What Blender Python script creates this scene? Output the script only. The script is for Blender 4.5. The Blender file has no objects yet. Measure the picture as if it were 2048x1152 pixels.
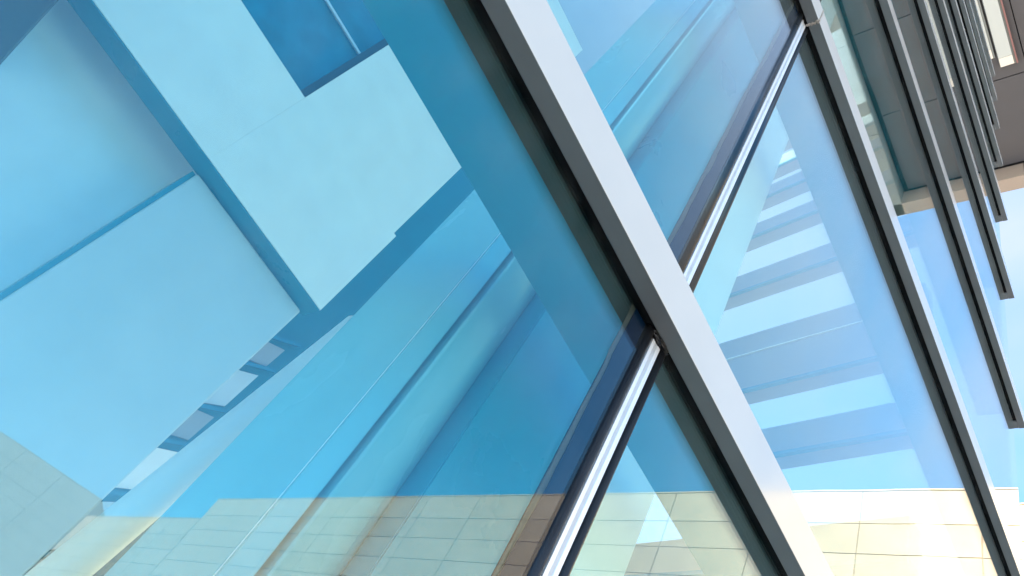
import bpy, bmesh, math, random
from mathutils import Matrix, Vector
random.seed(7)
S = bpy.context.scene
COL = S.collection

# ---------------------------------------------------------------- camera
AX = ((0.48501971, 0.79764579, 0.35849278),     # along the wall   (world x)
      (-0.76438291, 0.18754196, 0.61688474),    # into the building (world y)
      (0.42482308, -0.57322701, 0.70066836))    # up                (world z)
cd = bpy.data.cameras.new('camera'); cam = bpy.data.objects.new('camera', cd); COL.objects.link(cam)
cd.sensor_width = 36.0; cd.lens = 26.03; cd.clip_start = 0.02; cd.clip_end = 3000
cam.matrix_world = Matrix(((AX[0][0], -AX[0][1], -AX[0][2], 0.0),
                           (AX[1][0], -AX[1][1], -AX[1][2], -0.7),
                           (AX[2][0], -AX[2][1], -AX[2][2], 1.6),
                           (0, 0, 0, 1)))
S.camera = cam

# ---------------------------------------------------------------- world, sun, exposure
SUN_DIR = Vector((-0.80, 0.24, 0.46)).normalized()      # towards the sun
elev = math.asin(SUN_DIR.z); azim = math.atan2(SUN_DIR.x, SUN_DIR.y)
W = bpy.data.worlds.new('World'); S.world = W; W.use_nodes = True
nt = W.node_tree; nt.nodes.clear()
def wn(t, **k):
    n = nt.nodes.new(t)
    for a, v in k.items(): setattr(n, a, v)
    return n
out = wn('ShaderNodeOutputWorld'); bg = wn('ShaderNodeBackground'); sky = wn('ShaderNodeTexSky')
sky.sky_type = 'NISHITA'; sky.sun_disc = False; sky.sun_elevation = elev; sky.sun_rotation = azim
sky.air_density = 1.0; sky.dust_density = 0.1; sky.ozone_density = 2.5; sky.altitude = 200
hs = wn('ShaderNodeHueSaturation'); hs.inputs['Saturation'].default_value = 1.28; hs.inputs['Hue'].default_value = 0.486; hs.inputs['Value'].default_value = 1.0
tc = wn('ShaderNodeTexCoord'); mp = wn('ShaderNodeMapping'); mp.inputs['Scale'].default_value = (1.6, 1.6, 2.2)
mp.inputs['Location'].default_value = (3.1, 0.4, 1.7)
nz = wn('ShaderNodeTexNoise'); nz.inputs['Scale'].default_value = 1.3; nz.inputs['Detail'].default_value = 5; nz.inputs['Roughness'].default_value = 0.5
nz.inputs['Distortion'].default_value = 0.5
cr = wn('ShaderNodeMapRange'); cr.inputs['From Min'].default_value = 0.12; cr.inputs['From Max'].default_value = 0.58
cr.inputs['To Min'].default_value = 0.0; cr.inputs['To Max'].default_value = 1.0; cr.clamp = True
# a thin veil of high cloud, densest towards the zenith
dz = wn('ShaderNodeVectorMath', operation='DOT_PRODUCT'); dz.inputs[1].default_value = (0.40, 0.15, 0.90)
dr = wn('ShaderNodeMapRange', interpolation_type='SMOOTHSTEP'); dr.inputs['From Min'].default_value = 0.60; dr.inputs['From Max'].default_value = 0.96
dr.inputs['To Min'].default_value = 0.10; dr.inputs['To Max'].default_value = 1.0
cm = wn('ShaderNodeMath', operation='MULTIPLY')
mx = wn('ShaderNodeMix', data_type='RGBA'); mx.inputs['B'].default_value = (1.12, 1.30, 1.66, 1)
L = nt.links.new
L(tc.outputs['Generated'], mp.inputs['Vector']); L(mp.outputs['Vector'], nz.inputs['Vector']); L(nz.outputs['Fac'], cr.inputs['Value'])
L(sky.outputs['Color'], hs.inputs['Color']); L(hs.outputs['Color'], mx.inputs['A']); L(tc.outputs['Generated'], dz.inputs[0]); L(dz.outputs['Value'], dr.inputs['Value'])
L(cr.outputs['Result'], cm.inputs[0]); L(dr.outputs['Result'], cm.inputs[1]); L(cm.outputs[0], mx.inputs['Factor'])
L(mx.outputs['Result'], bg.inputs['Color']); bg.inputs['Strength'].default_value = 0.14
L(bg.outputs['Background'], out.inputs['Surface'])
sd = bpy.data.lights.new('sun', 'SUN'); sun = bpy.data.objects.new('sun', sd); COL.objects.link(sun)
sd.energy = 3.2; sd.angle = math.radians(0.53); sd.color = (1.0, 0.87, 0.71)
sun.rotation_euler = SUN_DIR.to_track_quat('Z', 'Y').to_euler(); sun.location = (0, 0, 60)
S.view_settings.view_transform = 'Standard'; S.view_settings.look = 'None'
S.view_settings.exposure = 2.35; S.view_settings.gamma = 1.0
S.render.engine = 'CYCLES'
S.cycles.max_bounces = 8; S.cycles.transparent_max_bounces = 24; S.cycles.glossy_bounces = 4; S.cycles.diffuse_bounces = 4
S.cycles.caustics_reflective = False; S.cycles.caustics_refractive = False

# ---------------------------------------------------------------- materials
def mat(name, col, rough=0.5, spec=0.5, metal=0.0, var=0.0, vscale=6.0, bump=0.0, bscale=60.0, coat=0.0, stretch=None):
    m = bpy.data.materials.new(name); m.use_nodes = True
    t = m.node_tree; p = t.nodes['Principled BSDF']; l = t.links.new
    p.inputs['Base Color'].default_value = (*col, 1); p.inputs['Roughness'].default_value = rough
    p.inputs['Specular IOR Level'].default_value = spec; p.inputs['Metallic'].default_value = metal
    p.inputs['Coat Weight'].default_value = coat; p.inputs['Coat Roughness'].default_value = 0.06
    g = t.nodes.new('ShaderNodeNewGeometry')
    v = g.outputs['Position']
    if stretch:
        mpp = t.nodes.new('ShaderNodeMapping'); mpp.inputs['Scale'].default_value = stretch; l(v, mpp.inputs['Vector']); v = mpp.outputs['Vector']
    if var > 0:
        n = t.nodes.new('ShaderNodeTexNoise'); n.inputs['Scale'].default_value = vscale; n.inputs['Detail'].default_value = 6
        l(v, n.inputs['Vector'])
        r = t.nodes.new('ShaderNodeMapRange'); r.inputs['From Min'].default_value = .25; r.inputs['From Max'].default_value = .75
        r.inputs['To Min'].default_value = 1 - var; r.inputs['To Max'].default_value = 1 + var * .5
        l(n.outputs['Fac'], r.inputs['Value'])
        c = t.nodes.new('ShaderNodeMix'); c.data_type = 'RGBA'; c.blend_type = 'MULTIPLY'; c.inputs['Factor'].default_value = 1
        c.inputs['A'].default_value = (*col, 1); l(r.outputs['Result'], c.inputs['B']); l(c.outputs['Result'], p.inputs['Base Color'])
        r2 = t.nodes.new('ShaderNodeMapRange'); r2.inputs['To Min'].default_value = max(.02, rough - .12); r2.inputs['To Max'].default_value = min(1, rough + .12)
        l(n.outputs['Fac'], r2.inputs['Value']); l(r2.outputs['Result'], p.inputs['Roughness'])
    if bump > 0:
        n2 = t.nodes.new('ShaderNodeTexNoise'); n2.inputs['Scale'].default_value = bscale; n2.inputs['Detail'].default_value = 4
        l(v, n2.inputs['Vector'])
        b = t.nodes.new('ShaderNodeBump'); b.inputs['Strength'].default_value = bump; b.inputs['Distance'].default_value = 0.002
        l(n2.outputs['Fac'], b.inputs['Height']); l(b.outputs['Normal'], p.inputs['Normal'])
    return m

def glass_mat(name, tint, r0, dust=0.05):
    """thin architectural glass: tinted transmission + Fresnel mirror, the same for every ray"""
    m = bpy.data.materials.new(name); m.use_nodes = True
    t = m.node_tree; t.nodes.clear(); l = t.links.new
    o = t.nodes.new('ShaderNodeOutputMaterial'); tr = t.nodes.new('ShaderNodeBsdfTransparent'); gl = t.nodes.new('ShaderNodeBsdfGlossy')
    tr.inputs['Color'].default_value = (*tint, 1); gl.inputs['Roughness'].default_value = 0.0; gl.inputs['Color'].default_value = (1, 1, 1, 1)
    g = t.nodes.new('ShaderNodeNewGeometry')
    d = t.nodes.new('ShaderNodeVectorMath'); d.operation = 'DOT_PRODUCT'; l(g.outputs['Incoming'], d.inputs[0]); l(g.outputs['True Normal'], d.inputs[1])
    def mth(op, a, b=None):
        n = t.nodes.new('ShaderNodeMath'); n.operation = op
        for i, x in enumerate((a, b)):
            if x is None: continue
            if isinstance(x, (int, float)): n.inputs[i].default_value = x
            else: l(x, n.inputs[i])
        return n.outputs[0]
    c = mth('ABSOLUTE', d.outputs['Value']); f = mth('POWER', mth('SUBTRACT', 1.0, c), 5.0)
    f = mth('ADD', mth('MULTIPLY', f, 1 - r0), r0)
    # very slight waviness of the sheet
    n = t.nodes.new('ShaderNodeTexNoise'); n.inputs['Scale'].default_value = 1.3; n.inputs['Detail'].default_value = 1
    l(g.outputs['Position'], n.inputs['Vector'])
    b = t.nodes.new('ShaderNodeBump'); b.inputs['Strength'].default_value = 0.10; b.inputs['Distance'].default_value = 0.01
    l(n.outputs['Fac'], b.inputs['Height']); l(b.outputs['Normal'], gl.inputs['Normal'])
    x = t.nodes.new('ShaderNodeMixShader'); l(f, x.inputs[0]); l(tr.outputs[0], x.inputs[1]); l(gl.outputs[0], x.inputs[2])
    if dust <= 0:
        l(x.outputs[0], o.inputs['Surface']); return m
    # thin film of dust and dried streaks
    mpp = t.nodes.new('ShaderNodeMapping'); mpp.inputs['Scale'].default_value = (5, 1, 2.2); l(g.outputs['Position'], mpp.inputs['Vector'])
    n2 = t.nodes.new('ShaderNodeTexNoise'); n2.inputs['Scale'].default_value = 1.4; n2.inputs['Detail'].default_value = 8; n2.inputs['Roughness'].default_value = .6
    l(mpp.outputs['Vector'], n2.inputs['Vector'])
    r = t.nodes.new('ShaderNodeMapRange'); r.inputs['From Min'].default_value = .45; r.inputs['From Max'].default_value = .8
    r.inputs['To Min'].default_value = 0.0; r.inputs['To Max'].default_value = dust; l(n2.outputs['Fac'], r.inputs['Value'])
    df_ = t.nodes.new('ShaderNodeBsdfDiffuse'); df_.inputs['Color'].default_value = (.6, .6, .58, 1)
    x2 = t.nodes.new('ShaderNodeMixShader'); l(r.outputs['Result'], x2.inputs[0]); l(x.outputs[0], x2.inputs[1]); l(df_.outputs[0], x2.inputs[2])
    l(x2.outputs[0], o.inputs['Surface'])
    return m

M = {}
M['notch'] = mat('blue_tinted_window', (0.01, 0.19, 0.29), 0.12, 0.5, var=.25, vscale=5)
M['glass'] = glass_mat('blue_green_glass', (0.892, 0.976, 0.984), 0.038, 0.024)
M['glass_in'] = glass_mat('blue_green_inner_glass', (0.892, 0.976, 0.984), 0.038, 0.0)
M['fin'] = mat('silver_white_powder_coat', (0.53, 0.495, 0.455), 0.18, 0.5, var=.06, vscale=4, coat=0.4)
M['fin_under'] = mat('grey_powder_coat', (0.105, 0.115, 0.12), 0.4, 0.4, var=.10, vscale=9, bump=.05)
M['inner_dark'] = mat('dark_green_grey_coat', (0.045, 0.062, 0.058), 0.45, 0.35, var=.10, vscale=9)
M['rubber'] = mat('black_rubber', (0.012, 0.012, 0.014), 0.32, 0.5, var=.3, vscale=30, bump=.15, bscale=150)
M['black'] = mat('black_cavity', (0.004, 0.004, 0.005), 0.8, 0.1)
M['alu'] = mat('pale_aluminium', (0.72, 0.73, 0.76), 0.35, 0.5, metal=.25, var=.06, vscale=20)
M['alu_dark'] = mat('grooved_aluminium', (0.22, 0.26, 0.32), 0.4, 0.5, metal=.4, var=.1, vscale=30)
M['sealant'] = mat('grey_sealant', (0.33, 0.30, 0.27), 0.6, 0.3, var=.25, vscale=40, bump=.4, bscale=120)
M['spacer'] = mat('dark_edge_band', (0.001, 0.010, 0.030), 0.9, 0.0)
M['butyl'] = mat('olive_sealant_bead', (0.05, 0.045, 0.035), 0.5, 0.4, var=.3, vscale=60)
M['white'] = mat('warm_white_satin_paint', (0.92, 0.86, 0.80), 0.42, 0.45, var=.05, vscale=5, bump=.06, bscale=40)
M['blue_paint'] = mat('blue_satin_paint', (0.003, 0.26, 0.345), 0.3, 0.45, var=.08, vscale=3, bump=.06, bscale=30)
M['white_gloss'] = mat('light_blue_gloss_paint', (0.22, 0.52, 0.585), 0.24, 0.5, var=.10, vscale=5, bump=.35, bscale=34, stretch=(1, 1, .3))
M['beam'] = mat('teal_blue_beam_paint', (0.003, 0.275, 0.345), 0.5, 0.4, var=.06, vscale=3)
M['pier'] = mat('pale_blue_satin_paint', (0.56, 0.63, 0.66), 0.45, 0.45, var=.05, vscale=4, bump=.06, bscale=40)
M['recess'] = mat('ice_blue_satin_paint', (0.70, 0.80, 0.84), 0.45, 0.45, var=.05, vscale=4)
M['ledge'] = mat('pale_grey_paint', (0.32, 0.34, 0.36), 0.45, 0.4, var=.06, vscale=3)
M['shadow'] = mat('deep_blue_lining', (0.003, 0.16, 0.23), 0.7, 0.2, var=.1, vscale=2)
M['dark_frame'] = mat('dark_teal_frame', (0.035, 0.05, 0.055), 0.4, 0.4, var=.1)
M['beige'] = mat('beige_stone_panel', (0.44, 0.345, 0.24), 0.75, 0.25, var=.10, vscale=1.3, bump=.2, bscale=14)
M['beige_b'] = mat('beige_stone_panel_warm', (0.43, 0.334, 0.23), 0.75, 0.25, var=.12, vscale=1.1, bump=.2, bscale=14)
M['beige_c'] = mat('beige_stone_panel_pale', (0.45, 0.355, 0.25), 0.75, 0.25, var=.10, vscale=1.6, bump=.2, bscale=14)
M['beige_joint'] = mat('beige_joint', (0.37, 0.285, 0.20), 0.9, 0.1)
M['grey_stone'] = mat('grey_concrete', (0.22, 0.22, 0.215), 0.8, 0.2, var=.12, vscale=.8)
M['soffit'] = mat('dark_grey_soffit_panel', (0.085, 0.082, 0.088), 0.5, 0.35, var=.08, vscale=.9)
M['soffit_gap'] = mat('soffit_joint', (0.014, 0.014, 0.015), 0.8, 0.1)
M['rim'] = mat('tan_fascia', (0.36, 0.29, 0.235), 0.6, 0.3, var=.06, vscale=1)
M['rim_pale'] = mat('pale_fascia', (0.21, 0.225, 0.215), 0.6, 0.3, var=.05, vscale=1)
M['red'] = mat('red_trim', (0.26, 0.13, 0.12), 0.4, 0.4)
M['paving'] = mat('pale_paving', (0.56, 0.54, 0.51), 0.8, 0.2, var=.12, vscale=.7)
M['floor'] = mat('pale_floor', (0.78, 0.77, 0.75), 0.4, 0.4, var=.05, vscale=.6)
def lamp_mat():
    m = mat('lit_diffuser', (0.42, 0.45, 0.43), 0.5); p = m.node_tree.nodes['Principled BSDF']
    p.inputs['Emission Color'].default_value = (1, .93, .83, 1); p.inputs['Emission Strength'].default_value = 0.02
    return m
M['lamp'] = lamp_mat()
def lamp_mat2():
    m = mat('lit_warm_end', (0.5, 0.46, 0.40), 0.5); p = m.node_tree.nodes['Principled BSDF']
    p.inputs['Emission Color'].default_value = (1, .86, .70, 1); p.inputs['Emission Strength'].default_value = 0.08
    return m
M['lamp_warm'] = lamp_mat2()

# ---------------------------------------------------------------- helpers
def link(o, parent=None):
    COL.objects.link(o)
    if parent is not None: o.parent = parent
    return o
def from_bm(name, bm, m, parent=None, smooth=False):
    bmesh.ops.recalc_face_normals(bm, faces=bm.faces)
    me = bpy.data.meshes.new(name); bm.to_mesh(me); bm.free()
    for x in (m if isinstance(m, (list, tuple)) else [m]): me.materials.append(M[x])
    if smooth:
        for f in me.polygons: f.use_smooth = True
    return link(bpy.data.objects.new(name, me), parent)
def box_bm(x0, x1, y0, y1, z0, z1, bev=0.0, seg=2, bm=None):
    own = bm is None
    bm = bm or bmesh.new()
    r = bmesh.ops.create_cube(bm, size=1)
    for v in r['verts']:
        v.co = ((x0 + x1) / 2 + v.co.x * (x1 - x0), (y0 + y1) / 2 + v.co.y * (y1 - y0), (z0 + z1) / 2 + v.co.z * (z1 - z0))
    if bev > 0: bmesh.ops.bevel(bm, geom=list({e for v in r['verts'] for e in v.link_edges}), offset=bev, segments=seg, affect='EDGES', profile=.5)
    return bm
def box(name, x0, x1, y0, y1, z0, z1, m, parent=None, bev=0.0):
    return from_bm(name, box_bm(x0, x1, y0, y1, z0, z1, bev), m, parent)
def prism_z(name, poly, z0, z1, m, parent=None, bev=0):
    """plan polygon extruded upwards"""
    bm = bmesh.new()
    a = [bm.verts.new((x, y, z0)) for x, y in poly]; b = [bm.verts.new((x, y, z1)) for x, y in poly]
    n = len(poly); bm.faces.new(a[::-1]); bm.faces.new(b)
    for i in range(n): bm.faces.new((a[i], a[(i + 1) % n], b[(i + 1) % n], b[i]))
    if bev: bmesh.ops.bevel(bm, geom=[e for e in bm.edges if abs(e.verts[0].co.z - e.verts[1].co.z) > .01], offset=bev, segments=2, affect='EDGES')
    return from_bm(name, bm, m, parent)
def empty(name, loc, label, cat, group=None):
    o = bpy.data.objects.new(name, None); o.location = loc; COL.objects.link(o)
    o['label'] = label; o['category'] = cat
    if group: o['group'] = group
    return o
def tag(o, label, cat, group=None):
    o['label'] = label; o['category'] = cat
    if group: o['group'] = group
    return o
def struct(o): o['kind'] = 'structure'; return o

# ---------------------------------------------------------------- ground
bm = bmesh.new(); bmesh.ops.create_grid(bm, x_segments=1, y_segments=1, size=1500)
struct(from_bm('ground', bm, 'paving'))
struct(box('floor', -8, 4.3, 0.05, 12, 0.004, 0.06, 'floor'))

# ---------------------------------------------------------------- curtain wall
CW = empty('glass_facade', (0, 0, 0), 'blue tinted glass curtain wall with silver horizontal fins and black gaskets', 'curtain wall')
D = 0.7
ZB = 0.30                                            # bottom of the glazing
FZ = [2.681, 4.622, 6.318, 7.92, 9.25, 10.43, 11.41, 12.27, 13.1]     # undersides of the fins
XL, XE, XJ0, XJ1 = -3.2, 4.37, 0.702, 0.784
TH = 0.122
FX0 = -3.2
for i, z in enumerate(FZ):
    segs = [(FX0, 4.50)] if i not in (1, 3, 5) else [(FX0, 0.757), (0.760, 4.50)]
    for a, b in segs:
        bm = box_bm(a, b, -.0525, -.0113, z, z + TH, 0.0016, 2)
        # outer face silver, underside grey
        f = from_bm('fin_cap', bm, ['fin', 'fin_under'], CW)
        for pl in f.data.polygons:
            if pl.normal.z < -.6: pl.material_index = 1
    box('gasket_slot', FX0, 4.43, -.0110, .0178, z + .010, z + TH - .004, 'black', CW)
    box('inner_cap', FX0, 4.43, .0181, .0525, z + .0006, z + TH - .002, 'inner_dark', CW, .0012)
    box('end_cap', 4.432, 4.4985, -.0108, .0525, z + .0006, z + TH - .002, 'fin_under', CW, .003)
    # ledge-like horizontal beam behind the glass
    bm = box_bm(FX0, 4.36, .0560, .212, z + .010, z + .16, .003, 2)
    from_bm('inner_beam', bm, 'beam', CW)
# sealant smear where the second fin is jointed over the mullion
bm = bmesh.new()
for k in range(9):
    t = k / 8; r = bmesh.ops.create_icosphere(bm, subdivisions=1, radius=.0042 + .003 * random.random())
    for v in r['verts']: v.co = Vector((.7585 + random.uniform(-.004, .004), -.006 - .0465 * t, FZ[1] - .0006)) + Vector((v.co.x, v.co.y, v.co.z * .35))
for k in range(14):
    t = k / 13; r = bmesh.ops.create_icosphere(bm, subdivisions=1, radius=.0030 + .002 * random.random())
    for v in r['verts']: v.co = Vector((.7585 + random.uniform(-.003, .003), -.0528, FZ[1] + TH * t)) + Vector((v.co.x, v.co.y * .3, v.co.z))
from_bm('sealant_smear', bm, 'sealant', CW, True)
bm = bmesh.new()
for k in range(16):
    r = bmesh.ops.create_icosphere(bm, subdivisions=1, radius=.0022 + .003 * random.random())
    for v in r['verts']: v.co = Vector((random.uniform(.715, .775), random.uniform(-.012, .002), FZ[0] - random.uniform(0, .006))) + Vector((v.co.x * 1.4, v.co.y, v.co.z * .6))
from_bm('sealant_smear', bm, 'rubber', CW, True)

# glass units, each an outer and an inner sheet
rows = [(ZB, FZ[0])] + [(FZ[i] + TH, FZ[i + 1]) for i in range(len(FZ) - 1)]
for z0, z1 in rows:
    for x0, x1 in ((XL, XJ0), (XJ1, XE)):
        a = from_bm('glass_pane', box_bm(x0 - .004, x1 + .004, 0.0003, .0043, z0 - .012, z1 + .012), 'glass', CW)
        from_bm('inner_sheet', box_bm(x0 - .004, x1 + .004, .0094, .0134, z0 - .012, z1 + .012), 'glass_in', a)
        if x1 < 1:
            # wandering dark edge band and sealant bead between the two sheets
            for nm, mm, xa, amp, y0, y1 in (('edge_band', 'spacer', .664, .0022, .0052, .0070), ('sealant_bead', 'butyl', .6525, .0024, .0073, .0090)):
                bm = bmesh.new(); n = 70; L0 = []; R0 = []; j = 0.0
                for k in range(n + 1):
                    zz = z0 + (z1 - z0) * k / n
                    j = .82 * j + random.uniform(-1, 1) * amp * .6
                    if random.random() < .05: j += random.choice((-1, 1)) * amp * 1.2
                    L0.append((xa + j, zz)); R0.append((x1 + .002, zz))
                ring = L0 + R0[::-1]
                va = [bm.verts.new((x, y0, zz)) for x, zz in ring]; vb = [bm.verts.new((x, y1, zz)) for x, zz in ring]
                m_ = len(ring)
                for k in range(n):
                    q = (k, k + 1, m_ - 2 - k, m_ - 1 - k)
                    bm.faces.new([va[w] for w in q]); bm.faces.new([vb[w] for w in q][::-1])
                for k in range(m_): bm.faces.new((va[k], va[(k + 1) % m_], vb[(k + 1) % m_], vb[k]))
                from_bm(nm, bm, mm, a)
    # vertical joint: two rounded gaskets and a ribbed aluminium strip
    for s, xa, xb in ((-1, .7005, .7315), (1, .7600, .7855)):
        poly = []; n = 10
        for k in range(n + 1):
            t = math.pi * k / n
            poly.append(((xa + xb) / 2 - math.cos(t) * (xb - xa) / 2, .012 - math.sin(t) * .0185))
        o = prism_z('gasket', poly, z0 - .004, z1 + .004, 'rubber', CW)
        for f in o.data.polygons: f.use_smooth = abs(f.normal.z) < .5
    pr = [(.7312, -.0010), (.7400, -.0010)]; x = .7400
    while x < .7500 - 1e-6:
        pr += [(x + .0001, .0012), (x + .0009, .0012), (x + .0010, -.0004), (x + .0016, -.0004)]; x += .0017
    pr += [(.7506, -.0012), (.7603, -.0012)]
    prism_z('joint_strip', [(.7312, .010)] + pr + [(.7603, .010)], z0 - .004, z1 + .004, 'alu', CW)
    box('mullion_core', .690, .80, .0140, .050, z0, z1, 'spacer', CW)

# ---------------------------------------------------------------- white column behind the vertical joint
col = empty('fluted_column', (0.9, .4, 0), 'white fluted full height column standing behind the vertical glass joint', 'column')
def child(o, p):
    o.parent = p; o.matrix_parent_inverse = Matrix.Translation(p.location).inverted(); return o
ZT = 13.2
c1 = prism_z('shaft', [(.451, .55), (.532, .42), (.578, .402), (.578, .70), (.515, .70)], .06, ZT, 'white_gloss', None, .004); child(c1, col)
glint = prism_z('pale_strip', [(.5315 + .0012 * math.cos(a), .4210 + .0012 * math.sin(a)) for a in [k * math.pi / 4 for k in range(8)]], .06, ZT, 'recess'); child(glint, col)  # glint along the shaft's bend, put in as a thin paler strip
arc = []
for k in range(15):
    t = k / 14; arc.append((.593 + (.735 - .593) * t, .402 + .045 * t ** 3))
c2 = prism_z('shaft', arc + [(.735, .70), (.593, .70)], .06, ZT, 'white_gloss'); child(c2, col)
for f in c2.data.polygons: f.use_smooth = abs(f.normal.z) < .5 and f.normal.y < -.5
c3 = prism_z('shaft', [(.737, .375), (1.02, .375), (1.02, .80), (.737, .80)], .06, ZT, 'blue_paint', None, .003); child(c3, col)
c4 = prism_z('shaft', [(1.024, .385), (1.405, .385), (1.405, .80), (1.024, .80)], .06, ZT, 'white', None, .003); child(c4, col)

# ---------------------------------------------------------------- lintel wall, pier, room behind
lw = empty('lintel', (0, 3, 4.2), 'white upper wall with a dark window opening, above the broad pier', 'lintel')
zb = 4.188; y1 = 3.0; xr = 1.16
def wb(nm, *a, m='white', bev=.0012): return child(box(nm, *a, m, None, bev), lw)
zs = 5.05; xw = .085
wb('wall_panel', -4, xw, y1, y1 + .18, zb, zs)
wb('wall_panel', xw + .0003, xr, y1 - .0, y1 + .18, zb, zs)
wb('wall_panel', xw + .0003, xr - .02, y1 + .02, y1 + .20, zs + .0003, 8.72)
wb('wall_panel', -4, xw, y1 + .02, y1 + .20, 8.2, 8.72)
wb('window_glass', -4, xw + .02, y1 + .14, y1 + .15, zs - .02, 8.3, m='notch', bev=0)
wb('window_frame', -4, xw + .002, y1 + .09, y1 + .135, zs + .006, zs + .06, m='dark_frame')
wb('window_frame', xw - .05, xw + .002, y1 + .09, y1 + .134, zs + .064, 8.2, m='dark_frame')
wb('window_rail', -2, xw - .052, y1 + .11, y1 + .125, 5.83, 5.852, m='alu')
wb('lintel_shade_board', -4, xr - .004, y1 + .006, y1 + .176, zb - .008, zb - .0005, m='blue_paint', bev=0)  # board coloured darker to carry the shade under the lintel
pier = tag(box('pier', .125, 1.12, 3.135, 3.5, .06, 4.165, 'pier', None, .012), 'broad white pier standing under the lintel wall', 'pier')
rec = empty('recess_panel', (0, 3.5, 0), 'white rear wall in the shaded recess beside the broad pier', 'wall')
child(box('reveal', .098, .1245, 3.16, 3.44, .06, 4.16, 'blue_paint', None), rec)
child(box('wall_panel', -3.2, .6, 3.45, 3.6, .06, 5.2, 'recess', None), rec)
tag(box('dark_shelf', -2.2, -.82, 1.9, 3.43, 3.76, 3.79, 'dark_frame'), 'dark teal horizontal plate at the edge of the recess', 'shelf')
tag(box('sun_block_wall', -3.5, -3.3, .08, 9.0, .06, 14.5, 'white'), 'white wall added out of view to keep the sun off the column and beams', 'wall')  # unseen wall, added to block the low sun from column and beams
# deep room seen in the slit between pier and column: dark lining with a stack of pale windows
bw = empty('window_screen', (2.6, 6.5, 0), 'dark rear wall with a column of pale windows, seen between pier and fluted column', 'wall')
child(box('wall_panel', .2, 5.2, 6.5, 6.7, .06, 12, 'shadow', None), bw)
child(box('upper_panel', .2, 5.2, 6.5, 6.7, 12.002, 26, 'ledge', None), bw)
for k, (za, zb_) in enumerate(((1.9, 2.5), (2.58, 3.08), (3.16, 3.74), (3.83, 4.38), (4.46, 4.86), (4.96, 5.52), (5.60, 5.96))):
    ins = bmesh.new(); dz_ = random.uniform(.10, .2); e_ = random.uniform(-.03, .03)
    q4 = [(2.02, za - dz_), (2.255 + e_, za + .02), (2.275 + e_, zb_ - .04), (2.02, zb_ - dz_ - .05)]
    va = [ins.verts.new((x, 6.47, z)) for x, z in q4]; vb = [ins.verts.new((x, 6.495, z)) for x, z in q4]
    ins.faces.new(va); ins.faces.new(vb[::-1])
    for w in range(4): ins.faces.new((va[w], va[(w + 1) % 4], vb[(w + 1) % 4], vb[w]))
    child(from_bm('window', ins, ('pier', 'ledge', 'pier', 'white', 'ledge', 'pier', 'ledge')[k]), bw)
    o_ = box('bar', -.22, .24, 6.40, 6.438, -.02, .02, 'notch'); o_.rotation_euler = (0, -.62, 0); o_.location = (2.17, 0, zb_ - .02); child(o_, bw)
bm = bmesh.new()
r = bmesh.ops.create_cone(bm, cap_ends=True, segments=28, radius1=.062, radius2=.055, depth=1)
a_, b_ = Vector((.51, 1.55, .06)), Vector((.856, 1.55, 3.26)); q_ = (b_ - a_).to_track_quat('Z', 'Y').to_matrix().to_4x4()
bmesh.ops.transform(bm, matrix=Matrix.Translation((a_ + b_) / 2) @ q_ @ Matrix.Scale((b_ - a_).length, 4, (0, 0, 1)), verts=bm.verts)
tag(from_bm('leaning_post', bm, 'white', None, True), 'round white post leaning between the broad pier and the fluted column', 'post')

# ---------------------------------------------------------------- ribbed side wall seen through the upper glass
rw = empty('beam_screen', (2.5, .5, 0), 'open screen of stacked horizontal grey beams on a white post behind the upper glass', 'screen')
ang = math.atan(.16)
rwr = []
def rbox(nm, u0, u1, s0, s1, z0, z1, m, bev=.003):
    """u: out of the wall towards -x, s: along the wall into the building"""
    o = box(nm, -u1, -u0, s0, s1, z0, z1, m, None, bev)
    o.parent = rw; return o
rw.location = (2.42, .22, 0); rw.rotation_euler = (0, 0, -ang)
BE = [(2.75, 2.97), (3.42, 3.62), (4.05, 4.25), (4.58, 5.11), (5.64, 5.87), (6.38, 6.59), (7.0, 7.21), (7.53, 7.76)]
rw.location = (3.63, .33, 0)
for z0, z1 in BE:
    z0 = 1.6 + (z0 - 1.6) * 1.5; z1 = 1.6 + (z1 - 1.6) * 1.5
    rbox('beam', 0, .16, .0, 2.10, z0 + .02, z1, 'ledge', .008)
    rbox('drip_edge', .145, .174, .0, 2.10, z0 - .012, z0 + .019, 'blue_paint', 0)
    if z1 - z0 > .6: rbox('pale_strip', .1601, .170, .0, 2.10, z0 + .49, z0 + .503, 'white', 0)
rbox('post', -.03, .20, 2.102, 2.34, .06, 11.7, 'white', .006)
rbox('upper_panel', 0, .15, 0, 2.10, 11.35, 15.5, 'ledge', .008)

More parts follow.
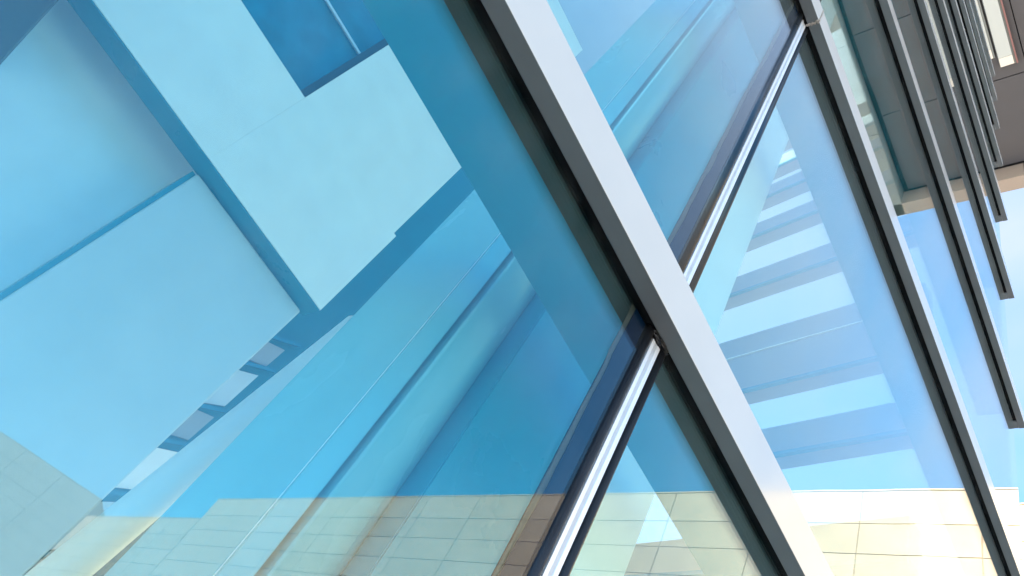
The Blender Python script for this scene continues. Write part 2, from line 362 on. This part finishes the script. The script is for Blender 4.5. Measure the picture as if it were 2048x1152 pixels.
# ---------------------------------------------------------------- beige building beyond the end of the glass, with its bend at the wall line
bb = empty('beige_building', (20, 0, 0), 'beige stone panelled building with a bent facade beyond the glass wall', 'building')
def facade(p0, p1, ztop, rows_, m, parent, pw=3.4, depth=6, first=1.38, rh=1.17):
    p0 = Vector(p0); p1 = Vector(p1); d = (p1 - p0); Ln = d.length; d.normalize()
    nrm = Vector((-d.y, d.x))
    if nrm.x > 0 and abs(nrm.x) > .3: nrm = -nrm        # towards the camera side
    def place(o):
        o.parent = parent
        o.matrix_parent_inverse = Matrix.Translation(parent.location).inverted()
        return o
    def obox(nm, a, b, n0, n1, z0, z1, mm):
        o = box(nm, a, b, n0, n1, z0, z1, mm)
        # local x along d, local y along outward normal
        o.matrix_world = Matrix(((d.x, nrm.x, 0, p0.x), (d.y, nrm.y, 0, p0.y), (0, 0, 1, 0), (0, 0, 0, 1)))
        mw = o.matrix_world.copy(); o.parent = parent; o.matrix_parent_inverse = Matrix.Identity(4); o.matrix_basis = Matrix.Translation(parent.location).inverted() @ mw
        return o
    obox('wall', 0, Ln, -depth, -.05, 0, ztop - .06, m + '_joint' if m + '_joint' in M else m)
    obox('coping', -.02, Ln + .02, -.7, .03, ztop - .055, ztop, m)
    n = max(1, round(Ln / pw)); w = Ln / n; mesh = {}
    for r in range(rows_):
        zt = ztop - .06 if r == 0 else ztop - first - (r - 1) * rh - .03
        zl = ztop - first if r == 0 else ztop - first - r * rh
        for c in range(n):
            mv = random.choice((m, m + '_b', m + '_c')) if m + '_b' in M else m
            key = (r == 0, mv)
            if key not in mesh:
                o = obox('panel', .018, w - .018, -.05, 0, 0, zt - zl, mv); mesh[key] = o.data; base = o.matrix_basis.copy()
            else:
                o = bpy.data.objects.new('panel', mesh[key]); COL.objects.link(o); o.parent = parent; o.matrix_basis = base.copy()
            o.matrix_basis = o.matrix_basis.copy(); o.matrix_basis.translation = (Vector((p0.x + d.x * c * w + nrm.x * random.uniform(-.004, .004), p0.y + d.y * c * w, zl)) - parent.location)
    if rows_ * rh + first < ztop: obox('lower_wall', 0, Ln, -.05, -.004, 0, ztop - first - (rows_ - 1) * rh - .03, m)
facade((19.95, 0), (19.55, -47.8), 20.0, 9, 'beige', bb)
facade((19.97, .02), (30.0, 40.8), 20.0, 7, 'beige', bb)
facade((19.55, -47.85), (19.5, -66), 18.35, 5, 'beige', bb)
gb = empty('grey_building', (8, -75, 0), 'grey concrete wing closing the far end of the courtyard', 'building')
facade((19.4, -66.1), (-20, -97.5), 20.0, 6, 'grey_stone', gb, pw=4.0)

# ---------------------------------------------------------------- high overhanging canopy
cp = empty('roof_canopy', (8, 2, 30), 'high dark soffit canopy with a tan rim above the glass wall', 'canopy')
def cb(nm, *a, m, bev=0.0, parent=None):
    o = box(nm, *a, m, None, bev)
    return child(o, cp)
CX, CY, CZ = 15.02, 5.09, 30.0
cb('roof_slab', 4.2, CX + .5, -CY - .5, CY + .5, CZ + 1.0, CZ + 2.2, m='rim')
cb('soffit_backing', 4.5, CX - .001, -CY + .3, CY - .3, CZ + .93, CZ + .998, m='soffit_gap')
xs = [CX - .12 - 3.3 * k for k in range(4)]; ys = [-4.66, -2.34, .02, 2.38, 4.66]
for i in range(len(xs) - 1):
    for j in range(len(ys) - 1):
        cb('soffit_panel', xs[i + 1] + .03, xs[i], ys[j] + .03, ys[j + 1], CZ + .86, CZ + .928, m='soffit', bev=.008)
for k in range(7):
    y0 = -CY - .28 + k * 1.55
    cb('rim_board', CX, CX + .5, y0 + .02, min(CY - .29, y0 + 1.55), CZ, CZ + .998, m='rim')
for k in range(3):
    for sgn in (-1, 1):
        ya, yb = sorted((sgn * (CY - .28), sgn * (CY + .48)))
        cb('side_board', CX + .5 - 3.6 * (k + 1), CX + .48 - 3.6 * k, ya, yb, CZ, CZ + .997, m='rim_pale')
def light(x0, x1, y0, y1, label, red=False):
    l = empty('ceiling_light', ((x0 + x1) / 2, (y0 + y1) / 2, CZ + .86), label, 'light', 'linear lights under the canopy')
    def c(nm, *a, m): return child(box(nm, *a, m, None, .01), l)
    c('housing', x0, x1, y0, y1, CZ + .70, CZ + .859, m='rim_pale')
    c('diffuser', x0 + .02, x1 - .34, y0 + .06, y1 - .02, CZ + .66, CZ + .699, m='lamp')
    c('diffuser', x1 - .33, x1 - .02, y0 + .06, y1 - .02, CZ + .66, CZ + .699, m='lamp_warm')
    if red: c('trim', x0, x1, y0 - .05, y0 - .002, CZ + .64, CZ + .859, m='red')
light(5.0, 11.15, .27, .74, 'wide linear light with red edge trim under the dark soffit', True)
light(5.0, 11.3, -2.32, -1.92, 'narrow linear light without red trim under the dark soffit')
light(5.0, 10.75, .80, 1.0, 'slim linear light tight beside the wide red edged one')
